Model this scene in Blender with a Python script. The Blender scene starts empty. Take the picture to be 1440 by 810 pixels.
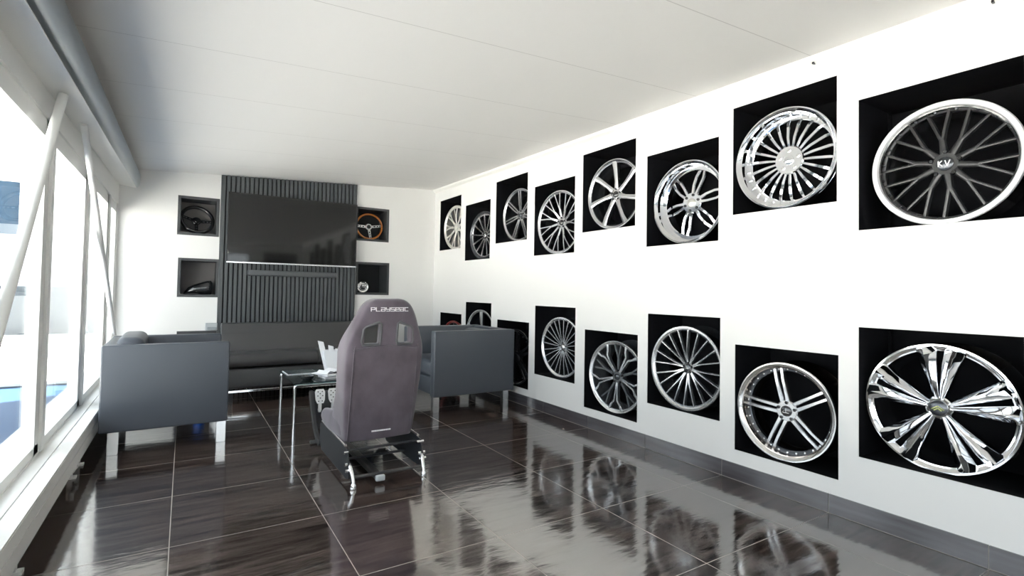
import bpy, bmesh, math, random
from mathutils import Vector, Matrix
random.seed(4)
C = bpy.context.scene.collection
sc = bpy.context.scene
PI = math.pi

# ------------------------------------------------------------------ camera
H = 1.061
yaw, pit, rol = math.radians(32.3618), math.radians(1.5478), math.radians(1.01226)
fw = Vector((math.sin(yaw)*math.cos(pit), math.cos(yaw)*math.cos(pit), math.sin(pit)))
r0 = Vector((math.cos(yaw), -math.sin(yaw), 0)); u0 = r0.cross(fw)
rt = r0*math.cos(rol) + u0*math.sin(rol); up = u0*math.cos(rol) - r0*math.sin(rol)
cam = bpy.data.cameras.new('camera'); cam_o = bpy.data.objects.new('camera', cam); C.objects.link(cam_o)
cam_o.matrix_world = Matrix(((rt.x, up.x, -fw.x, 0), (rt.y, up.y, -fw.y, 0), (rt.z, up.z, -fw.z, H), (0, 0, 0, 1)))
cam.lens = 725.456/1440*36; cam.sensor_width = 36; cam.shift_y = (390.787-405)/1440
cam.clip_start = 0.02; cam.clip_end = 300
sc.camera = cam_o

# ------------------------------------------------------------------ light
SKY_STRENGTH = 2.4
SUN_STRENGTH = 24.0
EXPOSURE = 1.25
w = bpy.data.worlds.new('sky'); sc.world = w; w.use_nodes = True
nt = w.node_tree; nt.nodes.clear()
sky = nt.nodes.new('ShaderNodeTexSky'); sky.sky_type = 'HOSEK_WILKIE'; sky.turbidity = 3.0
sky.sun_direction = Vector((0.55, 0.3, 0.9)).normalized()
mixn = nt.nodes.new('ShaderNodeMix'); mixn.data_type = 'RGBA'; mixn.inputs[0].default_value = 0.8
mixn.inputs[7].default_value = (0.90, 0.955, 1.0, 1)
nt.links.new(sky.outputs[0], mixn.inputs[6])
bg = nt.nodes.new('ShaderNodeBackground'); bg.inputs[1].default_value = SKY_STRENGTH
nt.links.new(mixn.outputs[2], bg.inputs[0])
wo = nt.nodes.new('ShaderNodeOutputWorld'); nt.links.new(bg.outputs[0], wo.inputs[0])

def sun_light():
    l = bpy.data.lights.new('sun', 'SUN'); l.energy = SUN_STRENGTH; l.angle = math.radians(0.6); l.color = (1, .945, .875)
    o = bpy.data.objects.new('sun', l); C.objects.link(o)
    o.rotation_euler = Vector((-0.55, -0.3, -0.9)).to_track_quat('-Z', 'Y').to_euler()
sun_light()
def portal(loc, direction, sx, sy):
    l = bpy.data.lights.new('window_portal', 'AREA'); l.shape = 'RECTANGLE'; l.size = sx; l.size_y = sy
    l.cycles.is_portal = True
    o = bpy.data.objects.new('window_portal', l); C.objects.link(o); o.location = loc
    o.rotation_euler = Vector(direction).to_track_quat('-Z', 'Y').to_euler()
portal((-.72, 1.6, 1.1), (1, 0, 0), 9.2, 1.8)
portal((1.0, -3.2, 1.4), (0, 1, 0), 2.9, 1.3)

sc.view_settings.view_transform = 'Standard'
try: sc.view_settings.look = 'None'
except Exception: pass
sc.view_settings.gamma = 1; sc.view_settings.use_curve_mapping = False
sc.view_settings.exposure = EXPOSURE
cy = sc.cycles
cy.use_denoising = True
cy.max_bounces = 12; cy.diffuse_bounces = 6; cy.glossy_bounces = 6; cy.transparent_max_bounces = 12
cy.sample_clamp_indirect = 8.0
cy.caustics_reflective = False; cy.caustics_refractive = False

# ------------------------------------------------------------------ materials
def mat(name, col, rough=.5, metal=0., ior=1.5, coat=0., coat_rough=.05, sheen=0., noise=None, bump=None):
    m = bpy.data.materials.new(name); m.use_nodes = True
    n = m.node_tree.nodes; L = m.node_tree.links
    b = n['Principled BSDF']
    b.inputs['Base Color'].default_value = (*col, 1); b.inputs['Roughness'].default_value = rough
    b.inputs['Metallic'].default_value = metal; b.inputs['IOR'].default_value = ior
    b.inputs['Coat Weight'].default_value = coat; b.inputs['Coat Roughness'].default_value = coat_rough
    b.inputs['Sheen Weight'].default_value = sheen
    if noise or bump:
        tc = n.new('ShaderNodeTexCoord')
    if noise:                                  # (scale, colour 2, stretch)
        mp = n.new('ShaderNodeMapping'); mp.inputs['Scale'].default_value = noise[2]
        L.new(tc.outputs['Object'], mp.inputs[0])
        t = n.new('ShaderNodeTexNoise'); t.inputs['Scale'].default_value = noise[0]; t.inputs['Detail'].default_value = 5
        L.new(mp.outputs[0], t.inputs[0])
        r = n.new('ShaderNodeValToRGB'); r.color_ramp.elements[0].position = .3; r.color_ramp.elements[1].position = .7
        r.color_ramp.elements[0].color = (*col, 1); r.color_ramp.elements[1].color = (*noise[1], 1)
        L.new(t.outputs[0], r.inputs[0]); L.new(r.outputs[0], b.inputs['Base Color'])
    if bump:                                   # (scale, strength, distance)
        t2 = n.new('ShaderNodeTexNoise'); t2.inputs['Scale'].default_value = bump[0]; t2.inputs['Detail'].default_value = 4
        L.new(tc.outputs['Object'], t2.inputs[0])
        bp = n.new('ShaderNodeBump'); bp.inputs['Strength'].default_value = bump[1]; bp.inputs['Distance'].default_value = bump[2]
        L.new(t2.outputs[0], bp.inputs['Height']); L.new(bp.outputs[0], b.inputs['Normal'])
    return m

M = {}
M['plaster'] = mat('white_plaster', (.81, .805, .79), .7, bump=(60, .08, .002))
M['trim_white'] = mat('white_trim', (.84, .83, .80), .45)
M['frame_white'] = mat('white_window_frame', (.83, .83, .81), .35)
M['blind_gray'] = mat('satin_aluminium', (.48, .53, .56), .28, 1)
M['socket_gray'] = mat('mid_grey_plastic', (.28, .31, .33), .5)
M['black_niche'] = mat('black_niche_lining', (.006, .006, .0075), .8, ior=1.25, bump=(400, .4, .001))
M['anthracite'] = mat('anthracite_laminate', (.055, .058, .062), .5)
M['gap_black'] = mat('slat_backing', (.010, .011, .012), .7)
M['slat'] = mat('grey_slat', (.085, .092, .098), .45)
M['taupe'] = mat('taupe_niche_back', (.20, .185, .18), .6)
M['leather'] = mat('dark_grey_leather', (.078, .088, .105), .42, bump=(220, .12, .001))
M['leather_sofa'] = mat('black_leather', (.060, .060, .062), .33, bump=(14, .10, .01))
M['chrome'] = mat('chrome', (.86, .87, .89), .05, 1)
M['satin_chrome'] = mat('satin_chrome', (.78, .78, .78), .18, 1)
M['silver'] = mat('silver_paint', (.72, .72, .73), .26, 1)
M['bright_silver'] = mat('bright_silver_paint', (.74, .72, .68), .38, .75)
M['machined'] = mat('machined_alloy', (.85, .86, .88), .22, .9)
M['brown_reflection_lip'] = mat('polished_metal_brown_reflection', (.36, .31, .27), .12, 1)  # brown reflection inside the lip, put into the metal's colour
M['gunmetal'] = mat('gunmetal_paint', (.10, .105, .115), .25, .8)
M['grey_alloy'] = mat('grey_alloy_paint', (.17, .18, .19), .3, .7)
M['black_gloss'] = mat('gloss_black_paint', (.016, .016, .018), .15, coat=1.0)
M['black_satin'] = mat('satin_black_paint', (.055, .055, .056), .33, .5)
M['white_lip'] = mat('polished_white_lip', (.80, .80, .82), .35, .3)
M['red_paint'] = mat('red_lip_paint', (.20, .02, .02), .3)
M['black_plastic'] = mat('black_plastic', (.015, .015, .016), .45)
M['black_steel'] = mat('black_powder_coated_steel', (.018, .020, .024), .35)
M['grey_steel'] = mat('dark_grey_steel', (.07, .07, .072), .4, .5)
M['suede'] = mat('grey_purple_suede', (.125, .102, .125), .9, sheen=.4, noise=(9, (.068, .053, .066), (1, 1, .7)), bump=(300, .1, .001))
M['rim_dark'] = mat('dark_grey_rubber_trim', (.10, .10, .105), .5)
M['white_print'] = mat('white_print', (.85, .82, .84), .6)
M['wood_rim'] = mat('varnished_wood', (.62, .22, .06), .25, coat=.5, noise=(10, (.45, .14, .03), (1, 1, 6)))
M['paper'] = mat('white_paper', (.86, .87, .90), .6)
M['holder_white'] = mat('white_plastic', (.80, .82, .86), .3)
M['magazine'] = mat('dark_magazine_cover', (.03, .05, .055), .2, noise=(18, (.16, .20, .20), (1, 1, 1)))
M['blue'] = mat('blue_plastic', (.01, .12, .60), .3)
M['grey_plastic'] = mat('light_grey_plastic', (.45, .48, .50), .4)
M['screen'] = mat('black_tv_screen', (.008, .008, .008), .06, ior=1.5)
M['pedal_white'] = mat('bright_pedal_alloy', (.80, .80, .80), .4, .25)
M['emblem_yellow'] = mat('pale_green_enamel', (.45, .50, .18), .3)
M['shell_white'] = mat('white_render', (.82, .84, .86), .8)
M['concrete'] = mat('pale_concrete', (.80, .79, .77), .8, noise=(3, (.76, .75, .73), (1, 1, 1)))
M['terrace_shade'] = mat('blue_terrace_shade', (.022, .085, .20), .6, noise=(5, (.018, .072, .175), (1, 1, 1)))  # blue shade on the near terrace, put into the ground colour
M['parapet'] = mat('grey_parapet_paint', (.06, .075, .09), .8)
M['far_glass'] = mat('blue_window_glass', (.04, .08, .13), .1)

def glass_mat(name, tint, ior=1.45):
    m = bpy.data.materials.new(name); m.use_nodes = True
    n = m.node_tree.nodes; L = m.node_tree.links; n.clear()
    tr = n.new('ShaderNodeBsdfTransparent'); tr.inputs[0].default_value = (*tint, 1)
    gl = n.new('ShaderNodeBsdfGlossy'); gl.inputs['Roughness'].default_value = 0.0; gl.inputs[0].default_value = (1, 1, 1, 1)
    # Schlick reflectance from the angle to the surface, the same on both faces of the pane
    ge = n.new('ShaderNodeNewGeometry'); dt = n.new('ShaderNodeVectorMath'); dt.operation = 'DOT_PRODUCT'
    L.new(ge.outputs['Incoming'], dt.inputs[0]); L.new(ge.outputs['Normal'], dt.inputs[1])
    def mth(op, a, v=None):
        x = n.new('ShaderNodeMath'); x.operation = op
        if isinstance(a, (int, float)): x.inputs[0].default_value = a
        else: L.new(a, x.inputs[0])
        if isinstance(v, (int, float)): x.inputs[1].default_value = v
        elif v is not None: L.new(v, x.inputs[1])
        return x.outputs[0]
    r0_ = ((ior-1)/(ior+1))**2
    F = mth('ADD', mth('MULTIPLY', mth('POWER', mth('SUBTRACT', 1.0, mth('ABSOLUTE', dt.outputs['Value'])), 5.0), 1-r0_), r0_)
    mx = n.new('ShaderNodeMixShader'); out = n.new('ShaderNodeOutputMaterial')
    L.new(F, mx.inputs[0]); L.new(tr.outputs[0], mx.inputs[1]); L.new(gl.outputs[0], mx.inputs[2]); L.new(mx.outputs[0], out.inputs[0])
    return m
M['glass'] = glass_mat('window_glass', (.97, .985, .98))
M['table_glass'] = glass_mat('table_glass', (.55, .68, .68), 1.6)
M['acrylic'] = glass_mat('clear_acrylic', (.9, .93, .95), 1.4)

def floor_mat():
    m = bpy.data.materials.new('dark_brown_tile'); m.use_nodes = True
    n = m.node_tree.nodes; L = m.node_tree.links; b = n['Principled BSDF']
    tc = n.new('ShaderNodeTexCoord'); sp = n.new('ShaderNodeSeparateXYZ'); L.new(tc.outputs['Object'], sp.inputs[0])
    def math_(op, a, bb=None, c=None):
        x = n.new('ShaderNodeMath'); x.operation = op
        for i, v in enumerate((a, bb, c)):
            if v is None: continue
            if isinstance(v, (int, float)): x.inputs[i].default_value = v
            else: L.new(v, x.inputs[i])
        return x.outputs[0]
    def edge(co, off):
        f = math_('MODULO', math_('ADD', co, 60 - off), .6)
        return math_('MINIMUM', f, math_('SUBTRACT', .6, f)), math_('FLOOR', math_('DIVIDE', math_('ADD', co, 60 - off), .6))
    ex, ix = edge(sp.outputs[0], -.023); ey, iy = edge(sp.outputs[1], .127)
    d = math_('MINIMUM', ex, ey)
    grout = math_('LESS_THAN', d, .0018)
    rnd = n.new('ShaderNodeTexWhiteNoise'); rnd.noise_dimensions = '2D'
    cb = n.new('ShaderNodeCombineXYZ'); L.new(ix, cb.inputs[0]); L.new(iy, cb.inputs[1]); L.new(cb.outputs[0], rnd.inputs['Vector'])
    # wood-like streaks along x, shifted tile by tile
    cb2 = n.new('ShaderNodeCombineXYZ')
    L.new(math_('MULTIPLY', sp.outputs[0], 1.6), cb2.inputs[0])
    L.new(math_('MULTIPLY', sp.outputs[1], 14.0), cb2.inputs[1]); L.new(math_('MULTIPLY', rnd.outputs[0], 9.0), cb2.inputs[2])
    nz = n.new('ShaderNodeTexNoise'); nz.inputs['Scale'].default_value = 2.0; nz.inputs['Detail'].default_value = 6; nz.inputs['Distortion'].default_value = .6
    L.new(cb2.outputs[0], nz.inputs[0])
    rp = n.new('ShaderNodeValToRGB'); e = rp.color_ramp.elements
    e[0].position = .3; e[0].position=.34; e[0].color = (.016, .011, .0095, 1); e[1].position = .68; e[1].color = (.105, .074, .062, 1)
    L.new(nz.outputs[0], rp.inputs[0])
    mx = n.new('ShaderNodeMix'); mx.data_type = 'RGBA'; L.new(grout, mx.inputs[0]); L.new(rp.outputs[0], mx.inputs[6]); mx.inputs[7].default_value = (.22, .19, .16, 1)
    L.new(mx.outputs[2], b.inputs['Base Color'])
    ro = math_('ADD', math_('MULTIPLY', nz.outputs[0], .12), math_('ADD', math_('MULTIPLY', grout, .5), .05))
    L.new(ro, b.inputs['Roughness'])
    b.inputs['IOR'].default_value = 3.3
    # gentle waviness of the polished surface
    cb3 = n.new('ShaderNodeCombineXYZ'); L.new(math_('MULTIPLY', sp.outputs[0], 3.0), cb3.inputs[0]); L.new(math_('MULTIPLY', sp.outputs[1], 9.0), cb3.inputs[1]); L.new(math_('MULTIPLY', rnd.outputs[0], 5.0), cb3.inputs[2])
    n3 = n.new('ShaderNodeTexNoise'); n3.inputs['Scale'].default_value = 1.6; n3.inputs['Detail'].default_value = 3; L.new(cb3.outputs[0], n3.inputs[0])
    bp = n.new('ShaderNodeBump'); bp.inputs['Strength'].default_value = .07; bp.inputs['Distance'].default_value = .02
    L.new(n3.outputs[0], bp.inputs['Height']); L.new(bp.outputs[0], b.inputs['Normal'])
    return m
M['floor'] = floor_mat()

def ceil_mat():
    m = mat('white_ceiling_panel', (.84, .825, .80), .75)
    n = m.node_tree.nodes; L = m.node_tree.links; b = n['Principled BSDF']
    tc = n.new('ShaderNodeTexCoord'); sp = n.new('ShaderNodeSeparateXYZ'); L.new(tc.outputs['Object'], sp.inputs[0])
    def mth(op, a, v):
        x = n.new('ShaderNodeMath'); x.operation = op; L.new(a, x.inputs[0]); x.inputs[1].default_value = v; return x.outputs[0]
    f = mth('MODULO', mth('ADD', sp.outputs[1], 70 - 1.40), .70)
    s = mth('LESS_THAN', f, .004)
    mx = n.new('ShaderNodeMix'); mx.data_type = 'RGBA'; L.new(s, mx.inputs[0])
    mx.inputs[6].default_value = (.84, .825, .80, 1); mx.inputs[7].default_value = (.60, .58, .56, 1)
    L.new(mx.outputs[2], b.inputs['Base Color'])
    return m
M['ceiling'] = ceil_mat()

# ------------------------------------------------------------------ mesh helpers
def obj(name, bm, m, parent=None, smooth=None, loc=None):
    me = bpy.data.meshes.new(name)
    bmesh.ops.recalc_face_normals(bm, faces=bm.faces[:])
    bm.to_mesh(me); bm.free()
    for mm in (m if isinstance(m, (list, tuple)) else [m]): me.materials.append(M[mm] if isinstance(mm, str) else mm)
    if smooth is not None:
        me.polygons.foreach_set('use_smooth', [True]*len(me.polygons))
        me.set_sharp_from_angle(angle=math.radians(smooth))
    o = bpy.data.objects.new(name, me); C.objects.link(o)
    if parent: o.parent = parent
    if loc: o.location = loc
    return o
def struct(name, bm, m, parent=None, smooth=None):
    o = obj(name, bm, m, parent, smooth)
    o['kind'] = 'structure'
    return o
def tag(o, label, cat, group=None):
    o['label'] = label; o['category'] = cat
    if group: o['group'] = group
    return o
def thing(name, label, cat, loc=(0, 0, 0), rz=0, group=None):
    o = bpy.data.objects.new(name, None); C.objects.link(o); o.location = loc; o.rotation_euler = (0, 0, rz)
    o.empty_display_size = .1
    return tag(o, label, cat, group)
def box(bm, x0, x1, y0, y1, z0, z1, mi=0):
    v = [bm.verts.new(p) for p in ((x0,y0,z0),(x1,y0,z0),(x1,y1,z0),(x0,y1,z0),(x0,y0,z1),(x1,y0,z1),(x1,y1,z1),(x0,y1,z1))]
    for f in ((0,3,2,1),(4,5,6,7),(0,1,5,4),(1,2,6,5),(2,3,7,6),(3,0,4,7)):
        fc = bm.faces.new([v[i] for i in f]); fc.material_index = mi
    return v
def bx(*a):
    bm = bmesh.new(); box(bm, *a); return bm
def rbox(x0, x1, y0, y1, z0, z1, r=.01, seg=3):
    bm = bmesh.new(); box(bm, x0, x1, y0, y1, z0, z1)
    bmesh.ops.bevel(bm, geom=bm.edges[:], offset=r, segments=seg, profile=.5, affect='EDGES')
    return bm
def loft(bm, rings, closed=True, caps=True, mi=0):
    vs = [[bm.verts.new(p) for p in r] for r in rings]
    n = len(rings[0])
    for a, b in zip(vs, vs[1:]):
        for i in range(n if closed else n-1):
            j = (i+1) % n
            f = bm.faces.new((a[i], a[j], b[j], b[i])); f.material_index = mi
    if caps and closed:
        for r in (vs[0], vs[-1]):
            try: f = bm.faces.new(r); f.material_index = mi
            except ValueError: pass
    return vs
def tube(bm, pts, r, n=10, closed=False, mi=0):
    pts = [Vector(p) for p in pts]; rings = []
    up_ = Vector((0, 0, 1)); prev = None
    N = len(pts)
    for i, p in enumerate(pts):
        a = pts[(i-1) % N] if (closed or i > 0) else p
        b = pts[(i+1) % N] if (closed or i < N-1) else p
        t = (b-a).normalized()
        if prev is None:
            ref = up_ if abs(t.z) < .9 else Vector((1, 0, 0))
            s = t.cross(ref).normalized()
        else:
            s = (prev - t*prev.dot(t)).normalized()
        prev = s; q = t.cross(s)
        rr = r[i] if isinstance(r, (list, tuple)) else r
        rings.append([p + (s*math.cos(k*2*PI/n) + q*math.sin(k*2*PI/n))*rr for k in range(n)])
    if closed: rings.append(rings[0]); 
    if closed:
        vs = [[bm.verts.new(p) for p in rg] for rg in rings[:-1]]; vs.append(vs[0])
        for a, b in zip(vs, vs[1:]):
            for i in range(n):
                j = (i+1) % n; bm.faces.new((a[i], a[j], b[j], b[i])).material_index = mi
    else: loft(bm, rings, mi=mi)
def arc_pts(c, r, a0, a1, n, ax='xz'):
    out = []
    for i in range(n+1):
        a = a0 + (a1-a0)*i/n
        if ax == 'xz': out.append((c[0]+r*math.cos(a), c[1], c[2]+r*math.sin(a)))
        if ax == 'yz': out.append((c[0], c[1]+r*math.cos(a), c[2]+r*math.sin(a)))
        if ax == 'xy': out.append((c[0]+r*math.cos(a), c[1]+r*math.sin(a), c[2]))
    return out
def lathe_y(bm, prof, n=64, c=(0, 0, 0), mi=0, closed=True):
    """profile of (r, y) turned about the y axis; closed profile loop"""
    vs = []
    for k in range(n):
        a = 2*PI*k/n
        vs.append([bm.verts.new((c[0]+r*math.cos(a), c[1]+y, c[2]+r*math.sin(a))) for r, y in prof])
    P = len(prof)
    for k in range(n):
        A, B = vs[k], vs[(k+1) % n]
        for i in range(P if closed else P-1):
            j = (i+1) % P
            bm.faces.new((A[i], A[j], B[j], B[i])).material_index = mi
def disc_y(bm, r, y0, y1, n=32, c=(0, 0, 0), bev=0., mi=0):
    """solid round plug about y, front at y0 (bevelled), back at y1"""
    def ring(rr, y): return [(c[0]+rr*math.cos(2*PI*k/n), c[1]+y, c[2]+rr*math.sin(2*PI*k/n)) for k in range(n)]
    rg = [ring(r-bev, y0), ring(r, y0+bev), ring(r, y1)] if bev else [ring(r, y0), ring(r, y1)]
    loft(bm, rg, mi=mi)
def prism(bm, poly, f0, f1, mi=0):
    """poly points mapped through f0 / f1 to 3-D"""
    loft(bm, [[f0(p) for p in poly], [f1(p) for p in poly]], mi=mi)
def wall_with_holes(bm, place, u0, u1, v0, v1_of_u, holes, depth):
    """flat sheet in (u,v) with rectangular holes, plus reveal faces of given depth; place(u,v,d)->xyz"""
    us = sorted(set([u0, u1] + [h[0] for h in holes] + [h[1] for h in holes]))
    vs = sorted(set([v0] + [h[2] for h in holes] + [h[3] for h in holes]))
    cache = {}
    def V(u, v, d):
        k = (round(u, 5), round(v, 5), round(d, 5))
        if k not in cache: cache[k] = bm.verts.new(place(u, v, d))
        return cache[k]
    def inside(u, v): return any(h[0] < u < h[1] and h[2] < v < h[3] for h in holes)
    for a, b in zip(us, us[1:]):
        for c, d in zip(vs, vs[1:]):
            if not inside((a+b)/2, (c+d)/2):
                bm.faces.new((V(a, c, 0), V(b, c, 0), V(b, d, 0), V(a, d, 0)))
        bm.faces.new((V(a, vs[-1], 0), V(b, vs[-1], 0), V(b, v1_of_u(b), 0), V(a, v1_of_u(a), 0)))
    if depth:
        for h in holes:
            q = [(h[0], h[2]), (h[1], h[2]), (h[1], h[3]), (h[0], h[3])]
            for (p, r) in zip(q, q[1:]+q[:1]):
                bm.faces.new((V(*p, 0), V(*r, 0), V(*r, depth), V(*p, depth)))

# ------------------------------------------------------------------ room shell
W = 2.7212          # right wall
D = 6.19            # back wall
XL = -.57           # window plane
YF = -3.0           # front wall behind the camera
def zc(x, y): return 2.139 + .0125*y + .054*x

bm = bmesh.new(); box(bm, -.62, W+.5, YF-.2, D+.5, -.12, 0); struct('floor', bm, 'floor')
bm = bmesh.new()
cs = [(-.62, YF-.2), (W+.5, YF-.2), (W+.5, D+.5), (-.62, D+.5)]
loft(bm, [[(x, y, zc(x, y)) for x, y in cs], [(x, y, zc(x, y)+.18) for x, y in cs]]); struct('ceiling', bm, 'ceiling')

# niches in the right wall: y0, y1, z0, z1
NICHES = {
 'T1': (5.440, 6.030, 1.566, 2.197), 'T2': (4.746, 5.323, 1.410, 2.047), 'T3': (4.043, 4.633, 1.560, 2.203), 'T4': (3.337, 3.927, 1.398, 2.038),
 'T5': (2.653, 3.240, 1.553, 2.189), 'T6': (1.967, 2.546, 1.393, 2.030), 'T7': (1.294, 1.872, 1.538, 2.172), 'T8': (.614, 1.197, 1.385, 2.016),
 'B1': (5.375, 5.967, .155, .790), 'B2': (4.689, 5.274, .312, .937), 'B3': (3.983, 4.567, .152, .776), 'B4': (3.308, 3.890, .316, .939),
 'B5': (2.615, 3.192, .153, .771), 'B6': (1.949, 2.524, .310, .927), 'B7': (1.286, 1.851, .170, .778), 'B8': (.621, 1.197, .308, .922)}
# the rows of niches go on beyond the frame
for k in range(4):
    ya = -.06 - .675*k; lift = 0 if k % 2 else 1
    NICHES['T%dx' % (9+k)] = (ya, ya+.58, 1.385+.15*lift, 2.01+.15*lift); NICHES['B%dx' % (9+k)] = (ya, ya+.58, .308-.14*lift, .92-.14*lift)
bm = bmesh.new()
wall_with_holes(bm, lambda u, v, d: (W+d, u, v), YF, D, 0, lambda u: zc(W, u)+.05, [n for n in NICHES.values()], .03)
wall_right = struct('wall_right', bm, 'plaster')
ND = .36
for k, (y0, y1, z0, z1) in NICHES.items():
    bm = bmesh.new(); t = .012
    x0, x1 = W+.004, W+ND
    # open box of black panels, a little behind the plaster edge
    box(bm, x1, x1+t, y0-t, y1+t, z0-t, z1+t)
    box(bm, x0, x1, y0-t, y0+.001, z0-t, z1+t); box(bm, x0, x1, y1-.001, y1+t, z0-t, z1+t)
    box(bm, x0, x1, y0, y1, z0-t, z0+.001); box(bm, x0, x1, y0, y1, z1-.001, z1+t)
    if k[1] == '8': box(bm, x1-.05, x1-.03, y1-.012, y1, z0, z1)
    obj('niche_lining', bm, 'black_niche', wall_right)
bm = bmesh.new(); box(bm, W+ND+.03, W+ND+.1, YF, D+.3, 0, 2.6); struct('wall_right_outer', bm, 'plaster')

# back wall with small framed niches
SN = [(-.082, .285, 1.580, 1.978), (-.065, .300, .950, 1.346), (-.055, .302, .215, .605), (1.700, 2.108, 1.643, 2.050), (1.715, 2.124, .994, 1.388)]
bm = bmesh.new()
wall_with_holes(bm, lambda u, v, d: (u, D+d, v), -.62, W, 0, lambda u: zc(u, D)+.05, SN, .03)
wall_back = struct('wall_back', bm, 'plaster')
for i, (x0, x1, z0, z1) in enumerate(SN):
    d = .30; b = .026
    bm = bmesh.new()
    for (a, bb, c, e) in ((x0, x1, z1-b, z1), (x0, x1, z0, z0+b), (x0, x0+b, z0+b, z1-b), (x1-b, x1, z0+b, z1-b)):
        box(bm, a, bb, D-.004, D+d, c, e)
    fr = obj('niche_frame', bm, 'anthracite', wall_back)
    bm = bmesh.new(); box(bm, x0, x1, D+d, D+d+.02, z0, z1)
    obj('niche_back_panel', bm, 'taupe' if i < 3 else 'gap_black', wall_back)
bm = bmesh.new(); box(bm, -.62, W+.5, D+.34, D+.5, 0, 2.7); struct('wall_back_outer', bm, 'plaster')

# front wall behind the camera: wide window over a low wall, and a dark door
bm = bmesh.new()
wall_with_holes(bm, lambda u, v, d: (u, YF-d, v), -.62, W, 0, lambda u: zc(u, YF)+.05, [(-.35, 1.45, .75, 1.98), (1.75, 2.6, .0005, 2.0)], .12)
struct('wall_front', bm, 'plaster')
bm = bmesh.new()
for (a, b, c, e) in ((-.35, 1.45, .75, .81), (-.35, 1.45, 1.92, 1.98), (-.35, -.29, .81, 1.92), (1.39, 1.45, .81, 1.92), (.52, .58, .81, 1.92)): box(bm, a, b, YF-.10, YF-.03, c, e)
wf = struct('window_5', bm, 'frame_white')
obj('window_pane', bx(-.30, 1.40, YF-.07, YF-.062, .80, 1.93), 'glass', wf)
bm = bmesh.new(); box(bm, 1.75, 2.6, YF-.12, YF-.06, .0, 2.0); dr = struct('door_1', bm, 'anthracite')
bm = bmesh.new(); tube(bm, [(1.84, YF-.06, 1.02), (1.84, YF-.015, 1.02), (1.97, YF-.015, 1.02)], .009); obj('door_handle', bm, 'satin_chrome', dr, 40)

# skirting tiles along right wall and back wall
def skirting():
    bm = bmesh.new(); y = YF + .05
    ys = [YF] + [.127 + .6*k for k in range(-5, 11) if YF < .127+.6*k < D] + [D-.011]
    for a, b in zip(ys, ys[1:]): box(bm, W-.010, W, a+.0018, b-.0018, .003, .092)
    m = mat('skirting_tile', (.050, .046, .050), .18, ior=1.8, noise=(2.5, (.095, .09, .10), (1, 1.2, 14)))
    o = struct('baseboard_right', bm, m)
    bm = bmesh.new(); box(bm, W-.008, W-.001, YF, D-.011, .0, .0905); obj('grout', bm, mat('grout', (.36, .33, .30), .8), o)
    bm = bmesh.new(); xs = [-.5] + [-.023+.6*k for k in range(0, 5)] + [W-.011]
    for a, b in zip(xs, xs[1:]): box(bm, a+.0018, b-.0018, D-.010, D, .003, .092)
    struct('baseboard_back', bm, m)
skirting()

# cornice moulding along right wall
bm = bmesh.new()
rings = []
for y in (YF, D):
    z = zc(W, y)
    rings.append([(W, y, z+.01), (W-.035, y, z+.01), (W-.036, y, z-.012), (W-.030, y, z-.024), (W-.018, y, z-.030), (W-.008, y, z-.036), (W, y, z-.044)])
loft(bm, rings); struct('trim_1', bm, 'trim_white', smooth=50)
# small joint clips of the moulding
bm = bmesh.new()
for y in (1.40, .70): 
    z = zc(W, y); box(bm, W-.022, W-.004, y-.004, y+.004, z-.040, z-.030)
struct('trim_3', bm, 'grey_steel')

# beam above the windows: white soffit + rounded grey blind casing
def beam():
    bm = bmesh.new(); rings = []
    def zs(y): return 1.90 + (y-2.05)*.0255
    for y in (YF, D):
        s = zs(y)
        rings.append([(-.425, y, s), (-.425, y, zc(-.425, y)+.02), (-.62, y, zc(-.6, y)+.02), (-.62, y, s+.02), (-.555, y, s+.02)])
    loft(bm, rings); struct('trim_2', bm, 'trim_white')
    bm = bmesh.new(); rings = []
    for y in (YF, D-.002):
        s = zs(y); top = zc(-.41, y)-.012
        rg = [(-.4245, y, s+.004)]
        hh = top - s - .012
        for i in range(17):
            a = -PI/2*.92 + PI*.92*i/16
            rg.append((-.4245+.030*math.cos(a), y, s+.008+hh*.5*(1+math.sin(a)/math.sin(PI/2*.92))))
        rg.append((-.4245, y, top))
        rings.append(rg)
    loft(bm, rings); o = obj('roller_blind_casing', bm, 'blind_gray', None, 35)
    tag(o, 'long rounded grey roller blind casing along the beam above the windows', 'blind casing')
beam()

# left wall: windows with frames and panes, low wall under them
bm = bmesh.new(); box(bm, -.64, -.575, YF, D, 0, .215); struct('wall_left', bm, 'plaster')
ZB, ZT = .245, 1.835
def window(i, y0, y1, mul):
    """frame between y0..y1; mul = width of inner mullion at the far end"""
    bm = bmesh.new()
    xo, xi = XL-.045, XL
    box(bm, xo-.03, xi+.004, y0, y1, ZB-.04, ZB+.012)                 # bottom rail
    box(bm, xo, xi, y0, y1, ZB+.012, ZB+.055)
    box(bm, xo, xi, y0, y1, ZT-.085, ZT)                      # top rail
    box(bm, xo-.03, xi+.012, y0, y1, ZT, 2.06)              # head panel
    fr = struct('window_%d' % i, bm, 'frame_white')
    bm = bmesh.new()
    box(bm, xo, xi, y1-mul, y1-mul*.62, ZB+.012, ZT)
    box(bm, xo-.02, xi+.012, y1-mul*.60, y1-mul*.36, ZB+.012, ZT)
    box(bm, xo, xi, y1-mul*.34, y1, ZB+.012, ZT)
    box(bm, xo+.006, xi-.014, y1-mul+.006, y1-.006, ZB+.014, ZT-.002)
    obj('mullion', bm, 'frame_white', fr)
    obj('window_pane', bx(XL-.027, XL-.023, y0-.01, y1-mul+.02, ZB+.04, ZT-.07), 'glass', fr)
    return fr
bays = [(-3.0, -1.1), (-1.1, .0), (.0, 1.15), (1.15, 2.33), (2.33, 3.44), (3.44, 4.58), (4.58, 5.72), (5.72, D)]
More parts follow.
